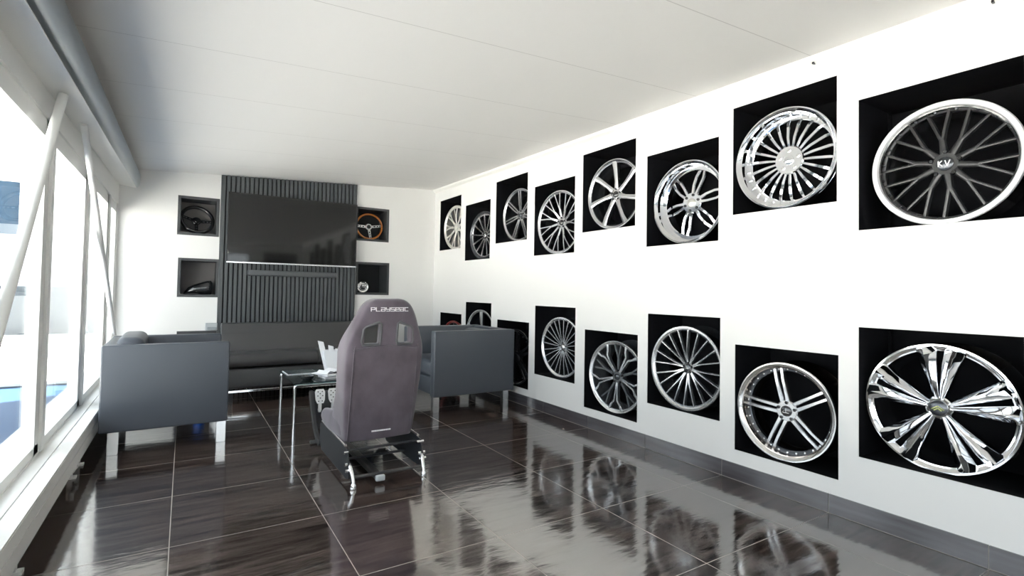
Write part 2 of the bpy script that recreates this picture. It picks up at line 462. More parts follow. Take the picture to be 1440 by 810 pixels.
nums = [6, 7, 8, 9, 1, 2, 3, 4]
for n_, (a, b) in zip(nums, bays): window(n_, a, b, .22 if b < D else .07)

# outside ledge of the window wall
bm = bmesh.new(); box(bm, -.80, -.648, YF, D+.3, .10, .205); box(bm, -.72, -.648, YF, D+.3, .205, .225); struct('trim_4', bm, 'frame_white')

# ------------------------------------------------------------------ outside
bm = bmesh.new(); box(bm, -2.1, -.645, -8, 7.1, -.10, 0); struct('ground_shade', bm, 'terrace_shade')  # terrace strip beside the house, coloured as shaded ground
bm = bmesh.new(); box(bm, -2.1, -.645, 7.1, 7.32, -.10, .02); struct('ground_kerb', bm, 'parapet')
bm = bmesh.new(); box(bm, -40, 30, 7.32, 40, -.14, -.01); box(bm, -40, -2.1, -30, 7.32, -.14, -.01); box(bm, -2.1, 30, -30, -8, -.14, -.01); struct('ground', bm, 'concrete')
bm = bmesh.new(); box(bm, -12, 3, 14.6, 14.8, -.01, 1.0); o = obj('parapet_wall', bm, 'parapet'); o['kind'] = 'structure'
b = thing('neighbour_building', 'white rendered building seen outside through the nearest window', 'building', (-5, 19, 0))
wall_b = bmesh.new()
wall_with_holes(wall_b, lambda u, v, d: (u, d, v), -9, 9, -.01, lambda u: 7.0, [(.42, 1.20, 2.30, 3.90), (-3.0, -2.2, 2.30, 3.90)], .15)
obj('facade', wall_b, 'shell_white', b)
obj('side_wall', bx(8.9, 9, 0, 5, -.01, 7), 'shell_white', b)
obj('roof', bx(-9, 9, 0, 5, 7, 7.15), 'shell_white', b)
for x in (.42, -3.0):
    bm = bmesh.new()
    for (a, bb, c, e) in ((x, x+.78, 2.3, 2.38), (x, x+.78, 3.82, 3.9), (x, x+.08, 2.38, 3.82), (x+.70, x+.78, 2.38, 3.82)): box(bm, a, bb, .08, .15, c, e)
    fr = obj('window', bm, 'frame_white', b)
    obj('pane', bx(x+.08, x+.70, .12, .13, 2.38, 3.82), 'far_glass', fr)

# ------------------------------------------------------------------ diagonal braces in front of the windows
def brace(p0, p1, r, label):
    bm = bmesh.new(); tube(bm, [p0, p1], r, 16)
    o = obj('diagonal_brace', bm, 'frame_white', None, 40); tag(o, label, 'brace', 'diagonal braces by the windows')
brace((-.5, 3.12, 1.945), (-.5, 1.74, .275), .019, 'thick white diagonal brace leaning across the nearest window')
brace((-.5, 3.68, 1.95), (-.5, 6.10, .275), .017, 'white diagonal brace sloping down towards the back wall behind the left armchair')

# ------------------------------------------------------------------ convector heater under the windows
def heater():
    t = thing('convector_heater', 'long low white convector heater on feet under the windows', 'heater', (-.50, 1.6, 0))
    y0, y1 = -4.5, 4.55
    bm = bmesh.new()
    box(bm, -.055, .05, y0, y1, .112, .243)                 # body
    obj('casing', bm, 'frame_white', t)
    bm = bmesh.new(); box(bm, -.075, -.012, y0, y1, .243, .252); box(bm, -.008, .052, y0, y1, .243, .250); obj('top_grille', bm, 'frame_white', t)
    bm = bmesh.new(); box(bm, .05, .0525, y0, y1, .186, .240); box(bm, .05, .0525, y0, y1, .115, .182); obj('front_panel', bm, 'frame_white', t)
    for y in (-3.6, -2.3, -.63, .97, 2.08, 2.32, 3.4):
        bm = bmesh.new(); box(bm, -.01, .012, y-.012, y+.012, 0, .112); box(bm, -.02, .03, y-.02, y+.02, 0, .012)
        obj('foot', bm, 'frame_white', t)
    bm = bmesh.new(); tube(bm, [(.02, 2.0, .10), (.02, 2.0, .06), (.02, 2.08, .06)], .012); disc_y(bm, .016, 2.08, 2.12, 12, (.02, 0, .06)); obj('valve', bm, 'frame_white', t, 40)
heater()

# ------------------------------------------------------------------ slatted panel, TV, soundbar
PX0, PX1 = .302, 1.700
def slat_panel():
    t = thing('slatted_wall_panel', 'dark grey vertical slat panel behind the television', 'wall panel', ((PX0+PX1)/2, D-.002, 0))
    cx = (PX0+PX1)/2; hw = (PX1-PX0)/2
    bm = bmesh.new(); z0, z1 = zc(PX0, D), zc(PX1, D)
    loft(bm, [[(-hw, -.012, 0), (hw, -.012, 0), (hw, -.012, z1-.004), (-hw, -.012, z0-.004)], [(-hw, 0, 0), (hw, 0, 0), (hw, 0, z1-.004), (-hw, 0, z0-.004)]])
    obj('backing_board', bm, 'gap_black', t)
    bm = bmesh.new(); n = 32; p = 2*hw/n
    for i in range(n):
        a = -hw + i*p; b_ = a + p*.66
        za = zc(cx+a, D)-.005
        box(bm, a, b_, -.034, -.012, .0, za)
    box(bm, hw-.008, hw, -.036, 0, 0, z1-.005); box(bm, -hw-.010, -hw-.001, -.036, 0, 0, z0-.005)
    obj('slats', bm, 'slat', t)
slat_panel()
def tv():
    y = D-.115
    t = thing('television', 'large black flat television mounted on the slat panel', 'television', (1.02, y, 1.315))
    hw = .665; h = .735
    bm = bmesh.new(); box(bm, -hw, hw, .006, .045, 0, h); box(bm, -hw, -hw+.008, 0, .006, .012, h); box(bm, hw-.008, hw, 0, .006, .012, h); box(bm, -hw, hw, 0, .006, h-.008, h)
    obj('housing', bm, 'black_plastic', t)
    obj('screen', bx(-hw+.008, hw-.008, .002, .006, .012, h-.008), 'screen', t)
    obj('bottom_strip', rbox(-hw, hw, -.006, .006, -.004, .012, .002), 'machined', t)
    bm = bmesh.new(); box(bm, -.25, .25, .045, .078, .2, .55); obj('wall_bracket', bm, 'black_steel', t)
    o = obj('soundbar', rbox(.555, 1.475, D-.105, D-.037, 1.185, 1.245, .012), 'slat', None, 40)
    tag(o, 'slim dark grey soundbar mounted under the television', 'soundbar')
tv()

# ------------------------------------------------------------------ things in the back-wall niches
def steering(name, label, loc, R, tilt, rotz, spin, rim_m, spoke_m, rim_r, holes):
    t = thing(name, label, 'steering wheel', loc, 0, 'steering wheels in the back wall niches')
    t.rotation_euler = (tilt, 0, rotz)
    bm = bmesh.new(); tube(bm, arc_pts((0, 0, R), R-rim_r, 0, 2*PI*(1-1/48), 47), rim_r, 12, closed=True); obj('rim', bm, rim_m, t, 60)
    for k in range(3):
        a = spin + (0, PI*.97, -PI/2)[k] if k < 2 else spin - PI/2
        ca, sa = math.cos(a), math.sin(a); bm = bmesh.new()
        def P(r, s, y): return (r*ca - s*sa, y, R + r*sa + s*ca)
        # ladder-like spoke: two rails and rungs so that the drilled holes read
        r1 = R-rim_r*1.2
        for s0, s1 in ((-.016, -.008), (.008, .016)):
            loft(bm, [[P(.02, s0, .028), P(.02, s1, .028), P(.02, s1, .033), P(.02, s0, .033)], [P(r1, s0*.8, -.002), P(r1, s1*.8, -.002), P(r1, s1*.8, .003), P(r1, s0*.8, .003)]])
        for f in ((.0, .28), (.46, .56), (.70, .78), (.90, 1.0)):
            y_ = [.028 - .030*g for g in f]; rr = [.02 + (r1-.02)*g for g in f]
            loft(bm, [[P(rr[i], -.012, y_[i]+.0005), P(rr[i], .012, y_[i]+.0005), P(rr[i], .012, y_[i]+.0045), P(rr[i], -.012, y_[i]+.0045)] for i in (0, 1)])
        obj('spoke', bm, spoke_m, t)
    bm = bmesh.new(); disc_y(bm, .042, .020, .045, 32, (0, 0, R), .004); obj('hub_ring', bm, spoke_m, t, 40)
    bm = bmesh.new(); disc_y(bm, .024, .012, .022, 24, (0, 0, R), .004); obj('horn_button', bm, 'black_gloss', t, 40)
steering('steering_wheel', 'black three-spoke steering wheel leaning in the upper left niche', (.105, D+.10, 1.608), .166, -.40, .22, -.12, 'black_gloss', 'black_gloss', .019, 1)
steering('steering_wheel', 'wood-rimmed steering wheel with drilled silver spokes in the upper right niche', (1.905, D+.12, 1.671), .168, -.12, -.05, .10, 'wood_rim', 'satin_chrome', .012, 1)

def side_mirror():
    t = thing('car_side_mirror', 'glossy black car side mirror housing in the lower left niche', 'car mirror', (.12, D+.09, .977))
    # cross-sections along x: height and depth profile of the shell
    secs = [(-.125, .012, .012, .05), (-.115, .035, .03, .07), (-.09, .075, .045, .10), (-.04, .105, .055, .12), (.02, .128, .06, .13), (.07, .145, .058, .135), (.105, .148, .05, .125), (.122, .125, .035, .105), (.128, .08, .015, .09)]
    bm = bmesh.new(); rings = []
    for x, h, d, w_ in secs:
        rg = []
        for k in range(16):
            a = 2*PI*k/16
            c, s = math.cos(a), math.sin(a)
            c = math.copysign(abs(c)**.7, c); s = math.copysign(abs(s)**.7, s)
            zz = h/2 + s*h/2
            rg.append((x - .16*(zz-.07)*0 + (zz-.07)*.10, .06 + c*w_/2, zz))
        rings.append(rg)
    loft(bm, rings); obj('housing', bm, 'black_gloss', t, 60)
    bm = bmesh.new(); prism(bm, [(-.125, .003), (.0, .003), (.0, .012), (-.02, .014), (-.10, .012)], lambda p: (p[0], -.006, p[1]), lambda p: (p[0], .03, p[1])); obj('lower_trim', bm, 'black_plastic', t)
side_mirror()

def chrome_ornament():
    t = thing('fuel_filler_cap', 'small round chrome filler cap in the lower right niche', 'filler cap', (1.835, D+.10, 1.020))
    bm = bmesh.new()
    lathe_y(bm, [(.066, .0), (.070, .008), (.070, .026), (.060, .034), (.040, .034), (.040, .012), (.050, .004)], 40, (0, 0, .070))
    obj('flange', bm, 'satin_chrome', t, 40)
    bm = bmesh.new(); lathe_y(bm, [(.001, -.022), (.020, -.020), (.034, -.010), (.040, .006), (.040, .02), (.001, .02)], 32, (0, 0, .070), closed=True); obj('dome', bm, 'chrome', t, 40)
    bm = bmesh.new(); box(bm, -.032, .032, -.034, -.018, .062, .078); obj('grip', bm, 'gunmetal', t)
    for a in range(6):
        bm = bmesh.new(); disc_y(bm, .005, -.003, .006, 10, (.059*math.cos(a*PI/3), 0, .070+.059*math.sin(a*PI/3))); obj('screw', bm, 'chrome', t, 40)
chrome_ornament()

def blue_can():
    t = thing('oil_can', 'blue can standing in the lowest left niche behind the armchair', 'can', (.165, D+.12, .242))
    bm = bmesh.new(); loft(bm, [[(r*math.cos(a*PI/16), r*math.sin(a*PI/16), z) for a in range(32)] for z, r in ((0, .048), (.004, .05), (.17, .05), (.185, .04), (.20, .022))]); obj('body', bm, 'blue', t, 40)
    bm = bmesh.new(); loft(bm, [[(r*math.cos(a*PI/12), r*math.sin(a*PI/12), z) for a in range(24)] for z, r in ((.20, .018), (.225, .018))]); obj('cap', bm, 'black_plastic', t, 40)
blue_can()
t = thing('wall_socket_box', 'small light grey socket box on the wall beside the left end of the sofa', 'socket box', (.235, D, .600))
obj('housing', rbox(-.045, .062, -.05, 0, .01, .085, .004), 'grey_plastic', t)
obj('cover', rbox(-.028, .055, -.058, -.05, .018, .045, .003), 'socket_gray', t)

# ------------------------------------------------------------------ armchairs and sofa
def armchair(name, label, loc, rz, depth, width, h, leg, group, bulge):
    """faces local +x; origin at the floor under the near back corner; y runs away from the camera"""
    t = thing(name, label, 'armchair', loc, rz, group)
    a = .085
    obj('arm', rbox(0, depth, 0, a, leg, h, .012, 4), 'leather', t, 40)
    obj('arm', rbox(0, depth, width-a, width, leg, h, .012, 4), 'leather', t, 40)
    obj('backrest', rbox(.002, a, a, width-a, leg, h-.002, .012, 4), 'leather', t, 40)
    obj('base', rbox(a, depth-.012, a, width-a, leg+.01, .30, .01), 'leather', t, 40)
    obj('seat_cushion', rbox(a+.12, depth-.008, a+.003, width-a-.003, .30, .445, .035, 5), 'leather', t, 50)
    bm = rbox(a, a+.15, a+.004, width-a-.004, .30, h+bulge, .045, 6)
    for v in bm.verts: v.co.x -= 0.0 if v.co.z < .5 else .10*(v.co.z-.5)
    obj('back_cushion', bm, 'leather', t, 50)
    # piping along the upper edge of both arms
    for y in (.006, width-.006):
        bm = bmesh.new(); tube(bm, [(.012, y, h-.004), (depth-.012, y, h-.004)], .004, 8); obj('piping', bm, 'leather', t, 60)
    for (x, y) in ((.045, .028), (depth-.065, .028), (.045, width-.078), (depth-.065, width-.078)):
        bm = bmesh.new(); box(bm, x, x+.055, y, y+.05, .004, leg); box(bm, x+.004, x+.051, y+.004, y+.046, 0, .004); obj('leg', bm, 'satin_chrome', t)
    return t
armchair('armchair', 'dark grey leather cube armchair on chrome legs beside the windows', (-.424, 4.03, 0), math.radians(1.0), .70, .80, .683, .142, 'leather cube armchairs', .040)
rc = armchair('armchair', 'dark grey leather cube armchair on chrome legs beside the right wall', (2.640, 4.10+.74, 0), math.radians(180), .815, .74, .708, .140, 'leather cube armchairs', -.02)

def sofa():
    X0, X1 = .318, 1.925
    t = thing('sofa', 'black leather sofa with chrome rail in front of the slat panel', 'sofa', ((X0+X1)/2, 5.62, 0))
    hw = (X1-X0)/2
    # backrest: reclined thick panel, profile in (y,z)
    def ext(prof, x0, x1, bev):
        bm = bmesh.new(); prism(bm, prof, lambda p: (x0, p[0], p[1]), lambda p: (x1, p[0], p[1]))
        bmesh.ops.bevel(bm, geom=bm.edges[:], offset=bev, segments=3, profile=.5, affect='EDGES'); return bm
    obj('backrest', ext([(.02, .36), (.10, .36), (.40, .665), (.38, .695), (.27, .695), (.20, .60)], -hw, hw, .012), 'leather_sofa', t, 45)
    obj('backrest_frame', ext([(.12, .14), (.42, .14), (.42, .66), (.36, .66), (.12, .37)], -hw+.01, hw-.01, .01), 'leather_sofa', t, 45)
    # two seat cushions with rolled front
    for (x0, x1) in ((-hw, -.003), (.003, hw)):
        bm = bmesh.new()
        prof = [(-.30, .325), (-.335, .345), (-.345, .385), (-.33, .425), (-.29, .447), (-.2, .452), (.0, .445), (.16, .43), (.16, .325)]
        prism(bm, prof, lambda p: (x0, p[0], p[1]), lambda p: (x1, p[0], p[1]))
        obj('seat_cushion', bm, 'leather_sofa', t, 50)
    obj('base', rbox(-hw+.004, hw-.004, -.315, .16, .135, .315, .02, 4), 'leather_sofa', t, 45)
    obj('rail', rbox(-hw+.004, hw-.004, -.318, -.298, .100, .122, .003), 'chrome', t)
    for x in (-hw+.06, hw-.06):
        for y in (-.26, .33):
            bm = bmesh.new(); box(bm, x-.02, x+.02, y-.02, y+.02, 0, .14); obj('leg', bm, 'black_steel', t)
sofa()

# ------------------------------------------------------------------ glass coffee table and what lies on it
TX0, TX1, TY0, TY1, TH = .695, 1.42, 4.005, 4.645, .372
def coffee_table():
    t = thing('coffee_table', 'low glass coffee table with thin chrome tube legs', 'table', ((TX0+TX1)/2, (TY0+TY1)/2, 0))
    hx, hy = (TX1-TX0)/2, (TY1-TY0)/2
    for y in (-hy+.012, hy-.012):
        r = .018; z = TH-.022
        pts = [(-hx, y, 0), (-hx, y, z-r)] + [(-hx+r-r*math.cos(a), y, z-r+r*math.sin(a)) for a in [PI/2*i/6 for i in range(1, 7)]]
        pts += [(hx-r+r*math.sin(a), y, z-r+r*math.cos(a)) for a in [PI/2*i/6 for i in range(0, 7)]] + [(hx, y, 0)]
        bm = bmesh.new(); tube(bm, pts, .011, 12); obj('tube_frame', bm, 'chrome', t, 50)
    for s in (-1, 1):
        bm = bmesh.new(); tube(bm, [(s*hx*.86, -hy+.012, TH-.022), (s*hx*.86, hy-.012, TH-.022)], .008, 10); obj('cross_tube', bm, 'chrome', t, 50)
    obj('glass_top', rbox(-hx-.012, hx+.012, -hy-.008, hy+.008, TH-.010, TH, .002), 'table_glass', t)
coffee_table()
def table_things():
    z = TH
    # magazine
    t = thing('magazine', 'dark magazine with pale edges at the back corner of the glass table', 'magazine', (.815, 4.50, z), .04)
    obj('pages', bx(-.115, .115, -.105, .105, .0005, .006), 'paper', t); obj('cover', bx(-.110, .110, -.100, .100, .006, .0085), 'magazine', t)
    # dish
    t = thing('glass_dish', 'small round smoky dish at the front of the glass table', 'dish', (.80, 4.12, z))
    bm = bmesh.new(); loft(bm, [[(r*math.cos(a*PI/12), r*math.sin(a*PI/12), zz) for a in range(24)] for r, zz in ((.028, 0), (.045, .012), (.050, .03), (.044, .03), (.038, .016), (.02, .008))]); obj('bowl', bm, 'gunmetal', t, 50)
    # paper stack
    t = thing('paper_stack', 'untidy stack of white brochures on the glass table', 'papers', (1.03, 4.19, z))
    for i, (dx, dy, a, zz) in enumerate(((0, 0, .1, .0), (.01, .02, -.15, .009), (-.015, -.01, .3, .018), (-.04, .01, .55, .027))):
        bm = bx(-.115, .115, -.085, .085, 0, .0085)
        bmesh.ops.rotate(bm, verts=bm.verts[:], cent=(0, 0, 0), matrix=Matrix.Rotation(a, 3, 'Z')); bmesh.ops.translate(bm, verts=bm.verts[:], vec=(dx, dy, zz))
        obj('brochure', bm, 'paper', t)
    bm = bmesh.new(); rg = []
    t2 = thing('folded_leaflet', 'white leaflet curling open on top of the brochure stack', 'leaflet', (.965, 4.15, z+.036), .5)
    loft(bm, [[(-.075, y, .0), (-.045, y, .022), (0, y, .010), (.04, y, .026), (.08, y, .004), (.08, y, .006), (.04, y, .029), (0, y, .013), (-.045, y, .025), (-.077, y, .002)] for y in (-.06, .06)]); obj('sheet', bm, 'paper', t2)
    # spectacles / pen
    t = thing('pen', 'dark pen lying on the white brochures', 'pen', (1.05, 4.12, z+.0365), .2)
    bm = bmesh.new(); tube(bm, [(-.06, 0, .005), (.055, 0, .005), (.068, 0, .005)], [.005, .005, .0015], 10); obj('barrel', bm, 'black_plastic', t, 50)
    bm = bmesh.new(); box(bm, .0, .05, -.0015, .0015, .010, .0125); obj('clip', bm, 'gunmetal', t)
    # brochure holder, leaning back, tapered
    t = thing('brochure_holder', 'white tapered brochure holder standing behind the paper stack', 'holder', (1.07, 4.42, z), .0)
    def hold(z_): 
        f = z_/.19; return (.060+.028*f, .035+.012*f, .05*f)
    bm = bmesh.new()
    for (s0, s1) in ((0, 1),):
        rings = []
        for zz in (0, .06, .12, .175):
            hx, hy, sh = hold(zz); rings.append([(-hx-.01*zz, -hy+sh, zz), (hx, -hy+sh, zz), (hx, hy+sh, zz), (-hx-.01*zz, hy+sh, zz)])
        loft(bm, rings)
        for f in [f for f in bm.faces if all(v.co.z > .17 for v in f.verts)]: bm.faces.remove(f)
    ob = obj('box', bm, 'holder_white', t); md = ob.modifiers.new('wall', 'SOLIDIFY'); md.thickness = .003
    for dx, hh, w_, lean in ((-.052, .255, .022, -.05), (-.018, .215, .02, .0), (.03, .185, .03, .02)):
        bm = bmesh.new(); loft(bm, [[(dx-w_, .0, .01), (dx+w_, .0, .01), (dx+w_, .02, .01), (dx-w_, .02, .01)], [(dx+lean-w_, .06, hh), (dx+lean+w_, .06, hh-.012), (dx+lean+w_, .075, hh-.012), (dx+lean-w_, .075, hh)]])
        obj('leaflet', bm, 'paper', t)
    t = thing('acrylic_stand', 'clear acrylic display stand beside the white brochure holder', 'stand', (1.20, 4.38, z))
    obj('upright', bx(-.03, .05, 0, .004, .003, .17), 'acrylic', t); obj('edge', bx(-.034, -.03, -.001, .005, .003, .17), 'holder_white', t); obj('foot', bx(-.034, .05, -.04, .04, 0, .003), 'acrylic', t)
table_things()

# ------------------------------------------------------------------ racing simulator seat
GLYPH = {   # stroke letters on a 0..1 x 0..1 field
 'P': [[(0, 0), (0, 1), (1, 1), (1, .45), (.0, .45)]], 'L': [[(0, 1), (0, 0), (1, 0)]], 'A': [[(0, .55), (.0, 0), (1, 0), (1, 1), (.0, 1)], [(0, .5), (1, .5)]],
 'Y': [[(0, 1), (0, .5), (1, .5)], [(1, 1), (1, 0), (.1, 0)]], 'S': [[(1, 1), (0, 1), (0, .5), (1, .5), (1, 0), (0, 0)]], 'E': [[(1, 0), (0, 0), (0, 1), (1, 1), (1, .5), (.1, .5)]],
 'T': [[(0, 1), (1, 1)], [(.1, .95), (.1, 0), (1, 0)]]}
def racing_seat():
    cx = .985
    t = thing('racing_simulator_seat', 'grey-purple suede racing simulator seat on black steel frame', 'racing seat', (cx, 3.1, 0), 0)
    oy = 3.1
    # ---- back shell
    rows = [  # z, half width, y of rear face, wing depth forward
        (.195, .198, 2.955, .10), (.235, .208, 2.945, .22), (.33, .216, 2.93, .22), (.45, .222, 2.905, .135), (.58, .227, 2.88, .125), (.68, .228, 2.862, .15),
        (.757, .222, 2.850, .165), (.868, .184, 2.835, .06), (.92, .162, 2.830, .045), (.970, .138, 2.832, .035), (.998, .108, 2.838, .03), (1.010, .075, 2.85, .02)]
    U = [0, .055, .138]
    th = .055
    outer, inner = [], []
    for i, (z, hw, yb, wd) in enumerate(rows):
        m_ = min(1, hw/.19)
        xs = [0, .055*m_, .138*m_, hw-.012, hw]
        ro, ri = [], []
        for s in (-1, 1):
            o_, n_ = [], []
            for k, x in enumerate(xs):
                zz = z
                if abs(z-.868) < 1e-6: zz = z + (-.020 if k >= 2 else (.004 if k == 1 else 0))
                curve = .020*(x/max(hw, .01))**2
                o_.append((s*x, yb + curve + (.016 if k == 4 else 0) - oy, zz))
                n_.append((s*x*.93, yb + th + curve*.3 - oy, zz))
            for f in (.35, .7, 1.0):                                   # wings going forward
                o_.append((s*(hw + .004 + .010*f), yb + .036 + wd*f - oy, z + .0))
                n_.append((s*(hw - .040 + .018*f), yb + th + .01 + max(wd-.03, .005)*f - oy, z))
            ro.append(o_); ri.append(n_)
        outer.append(list(reversed(ro[0]))[:-1] + ro[1]); inner.append(list(reversed(ri[0]))[:-1] + ri[1])
    bm = bmesh.new()
    VO = [[bm.verts.new(p) for p in r] for r in outer]; VI = [[bm.verts.new(p) for p in r] for r in inner]
    nc = len(VO[0]); mid = nc//2
    hole_rows = [6]; hole_cols = [mid+1, mid-2]
    for i in range(len(rows)-1):
        for j in range(nc-1):
            if i in hole_rows and j in hole_cols:
                q = [(i, j), (i, j+1), (i+1, j+1), (i+1, j)]
                for (a, b_) in zip(q, q[1:]+q[:1]): bm.faces.new((VO[a[0]][a[1]], VO[b_[0]][b_[1]], VI[b_[0]][b_[1]], VI[a[0]][a[1]]))
                continue
            bm.faces.new((VO[i][j], VO[i][j+1], VO[i+1][j+1], VO[i+1][j])); bm.faces.new((VI[i][j], VI[i+1][j], VI[i+1][j+1], VI[i][j+1]))
        for j in (0, nc-1): bm.faces.new((VO[i][j], VO[i+1][j], VI[i+1][j], VI[i][j]))
    for r in (0, len(rows)-1):
        for j in range(nc-1): bm.faces.new((VO[r][j], VO[r][j+1], VI[r][j+1], VI[r][j]))
    cl = bm.edges.layers.float.new('crease_edge')
    ends = set()
    for i, j in [(6, c) for c in hole_cols]:
        q = [(i, j), (i, j+1), (i+1, j+1), (i+1, j)]
        for (a, b_) in zip(q, q[1:]+q[:1]):
            for V_ in (VO, VI):
                e = bm.edges.get((V_[a[0]][a[1]], V_[b_[0]][b_[1]]))
                if e: e[cl] = .85
        for a in q:
            e = bm.edges.get((VO[a[0]][a[1]], VI[a[0]][a[1]]))
            if e: e[cl] = .85
    for j in range(nc-1):
        for V_ in (VO, VI):
            e = bm.edges.get((V_[0][j], V_[0][j+1])); e[cl] = .7
    sh = obj('back_shell', bm, 'suede', t, 180)
    md = sh.modifiers.new('round', 'SUBSURF'); md.levels = 2; md.render_levels = 3
    # ---- rims of the two harness openings
    for s in (-1, 1):
        q = [(.050, .750), (.145, .750), (.150, .770), (.142, .838), (.128, .852), (.060, .878), (.048, .868), (.046, .765)]
        bm = bmesh.new(); pts = []
        for (x, z) in q:
            yb = 2.85 + (2.835-2.85)*(z-.757)/.111 + .020*(x/.2)**2
            pts.append((s*x, yb-oy+.002, z))
        tube(bm, pts, .0075, 8, closed=True); obj('harness_opening_rim', bm, 'rim_dark', t, 60)
    # ---- piping seams on the rear face
    def yrear(x, z):
        for a, b_ in zip(rows, rows[1:]):
            if a[0] <= z <= b_[0]:
                f = (z-a[0])/(b_[0]-a[0]); hw = a[1]+(b_[1]-a[1])*f; yb = a[2]+(b_[2]-a[2])*f
                return yb + .020*(x/hw)**2 - oy
        return rows[-1][2]-oy
    for s in (-1, 1):
        bm = bmesh.new(); tube(bm, [(s*(.186 if z < .70 else .186-(z-.70)*.12), yrear(.186 if z < .75 else .15, z)-.001, z) for z in (.21, .28, .36, .45, .55, .63, .70, .745)], .0035, 8); obj('piping', bm, 'suede', t, 60)
    bm = bmesh.new(); tube(bm, [(x, yrear(x, .735)-.0005, .735+.012*math.cos(x*14)) for x in [-.19+.038*i for i in range(11)]], .0035, 8); obj('piping', bm, 'suede', t, 60)
    # ---- printed name
    txt = 'PLAYSEAT'; bm = bmesh.new(); w_ = .0205; g = .0070; hgt = .0195; st = .0036
    x = -(len(txt)*w_ + (len(txt)-1)*g)/2
    for ch in txt:
        for stroke in GLYPH[ch]:
            for (a, b_) in zip(stroke, stroke[1:]):
                ax, az, bx_, bz = x+a[0]*w_, .940+a[1]*hgt, x+b_[0]*w_, .940+b_[1]*hgt
                x0, x1 = min(ax, bx_)-st/2, max(ax, bx_)+st/2; z0, z1 = min(az, bz)-st/2, max(az, bz)+st/2
                ya = yrear((x0+x1)/2, (z0+z1)/2)
                box(bm, x0, x1, ya-.0025, ya+.010, z0, z1)
        x += w_+g
    obj('name_print', bm, 'white_print', t)
    bm = bmesh.new(); xx = -.055
    while xx < .055:
        ww = random.uniform(.006, .012); ya = yrear(xx, .246); box(bm, xx, min(xx+ww, .058), ya-.002, ya+.01, .2425, .2505); xx += ww+.0018
    obj('label_print', bm, 'white_print', t)
    # ---- seat pan: U cross-sections along y
    bm = bmesh.new(); rings = []
    for (y, hw, zb, zs, zt) in ((2.95, .196, .195, .27, .34), (3.05, .212, .19, .265, .365), (3.18, .222, .185, .27, .345), (3.30, .226, .185, .285, .325), (3.40, .224, .195, .30, .315), (3.46, .214, .215, .295, .30), (3.49, .195, .24, .275, .275)):
        y -= oy
        rings.append([(-hw*.9, y, zb), (-hw-.008, y, zb+.03), (-hw-.012, y, (zb+zt)/2), (-hw-.004, y, zt-.015), (-hw+.02, y, zt), (-hw+.055, y, zt-.02), (-hw+.085, y, zs+.005), (-.06, y, zs), (.06, y, zs),
                      (hw-.085, y, zs+.005), (hw-.055, y, zt-.02), (hw-.02, y, zt), (hw+.004, y, zt-.015), (hw+.012, y, (zb+zt)/2), (hw+.008, y, zb+.03), (hw*.9, y, zb)])
    loft(bm, rings); sp_ = obj('seat', bm, 'suede', t, 180)
    md = sp_.modifiers.new('round', 'SUBSURF'); md.levels = 1; md.render_levels = 2
    # ---- side plates of the base
    for s in (-1, 1):
        bm = bmesh.new()
        poly = [(2.815, .045), (2.86, .030), (3.45, .030), (3.52, .075), (3.50, .190), (3.40, .215), (2.93, .195), (2.86, .185), (2.825, .12)]
        prism(bm, poly, lambda p: (s*.212-.004, p[0]-oy, p[1]), lambda p: (s*.212+.004, p[0]-oy, p[1]))
        obj('side_plate', bm, 'black_steel', t)
        bm = bmesh.new(); tube(bm, [(s*.212, 2.90-oy, .2), (s*.212, 3.46-oy, .21)], .008, 8); obj('slide_rail', bm, 'satin_chrome', t, 60)
        # chrome foot bracket with adjusting foot
        bm = bmesh.new()
        tube(bm, [(s*.205, 2.84-oy, .115), (s*.205, 2.815-oy, .100), (s*.200, 2.79-oy, .065), (s*.199, 2.775-oy, .030)], [.008, .011, .011, .009], 10)
        disc = [[(s*.199+r*math.cos(a*PI/8), 2.775-oy+r*math.sin(a*PI/8), z) for a in range(16)] for z, r in ((0, .014), (.006, .017), (.022, .014), (.032, .008))]
        loft(bm, disc); obj('foot', bm, 'chrome', t, 50)
        for (y, z) in ((2.84, .115), (2.862, .172), (2.825, .085)):
            bm = bmesh.new(); tube(bm, [(s*.198-.010, y-oy, z), (s*.226+.004*s, y-oy, z)], .010, 10); obj('bolt', bm, 'chrome', t, 50)
    # ---- cross tubes and centre beam
    bm = bmesh.new(); tube(bm, [(-.205, 2.80-oy, .052), (.205, 2.80-oy, .052)], .0095, 12); obj('rear_cross_tube', bm, 'grey_steel', t, 60)
    bm = bmesh.new(); tube(bm, [(-.208, 2.915-oy, .165), (.208, 2.915-oy, .165)], .008, 10); obj('upper_cross_tube', bm, 'black_steel', t, 60)
    bm = bmesh.new(); tube(bm, [(-.208, 3.10-oy, .06), (.208, 3.10-oy, .06)], .008, 10); obj('lower_cross_tube', bm, 'black_steel', t, 60)
    obj('centre_beam', rbox(-.075, -.027, 2.79-oy, 3.80-oy, .016, .045, .008), 'grey_steel', t, 50)
    obj('beam_end_cap', rbox(-.077, -.025, 2.775-oy, 2.80-oy, .014, .047, .008), 'grey_plastic', t, 50)
    obj('front_foot_bar', rbox(-.235, .20, 3.69-oy, 3.735-oy, .004, .022, .006), 'grey_steel', t, 50)
    # ---- pedal plate with curved side brackets and pedals
    bm = bmesh.new(); loft(bm, [[(-.205, 3.70-oy, .10), (.205, 3.70-oy, .10), (.205, 3.71-oy, .10), (-.205, 3.71-oy, .10)], [(-.205, 3.84-oy, .33), (.205, 3.84-oy, .33), (.205, 3.85-oy, .33), (-.205, 3.85-oy, .33)]]); obj('pedal_plate', bm, 'black_steel', t)
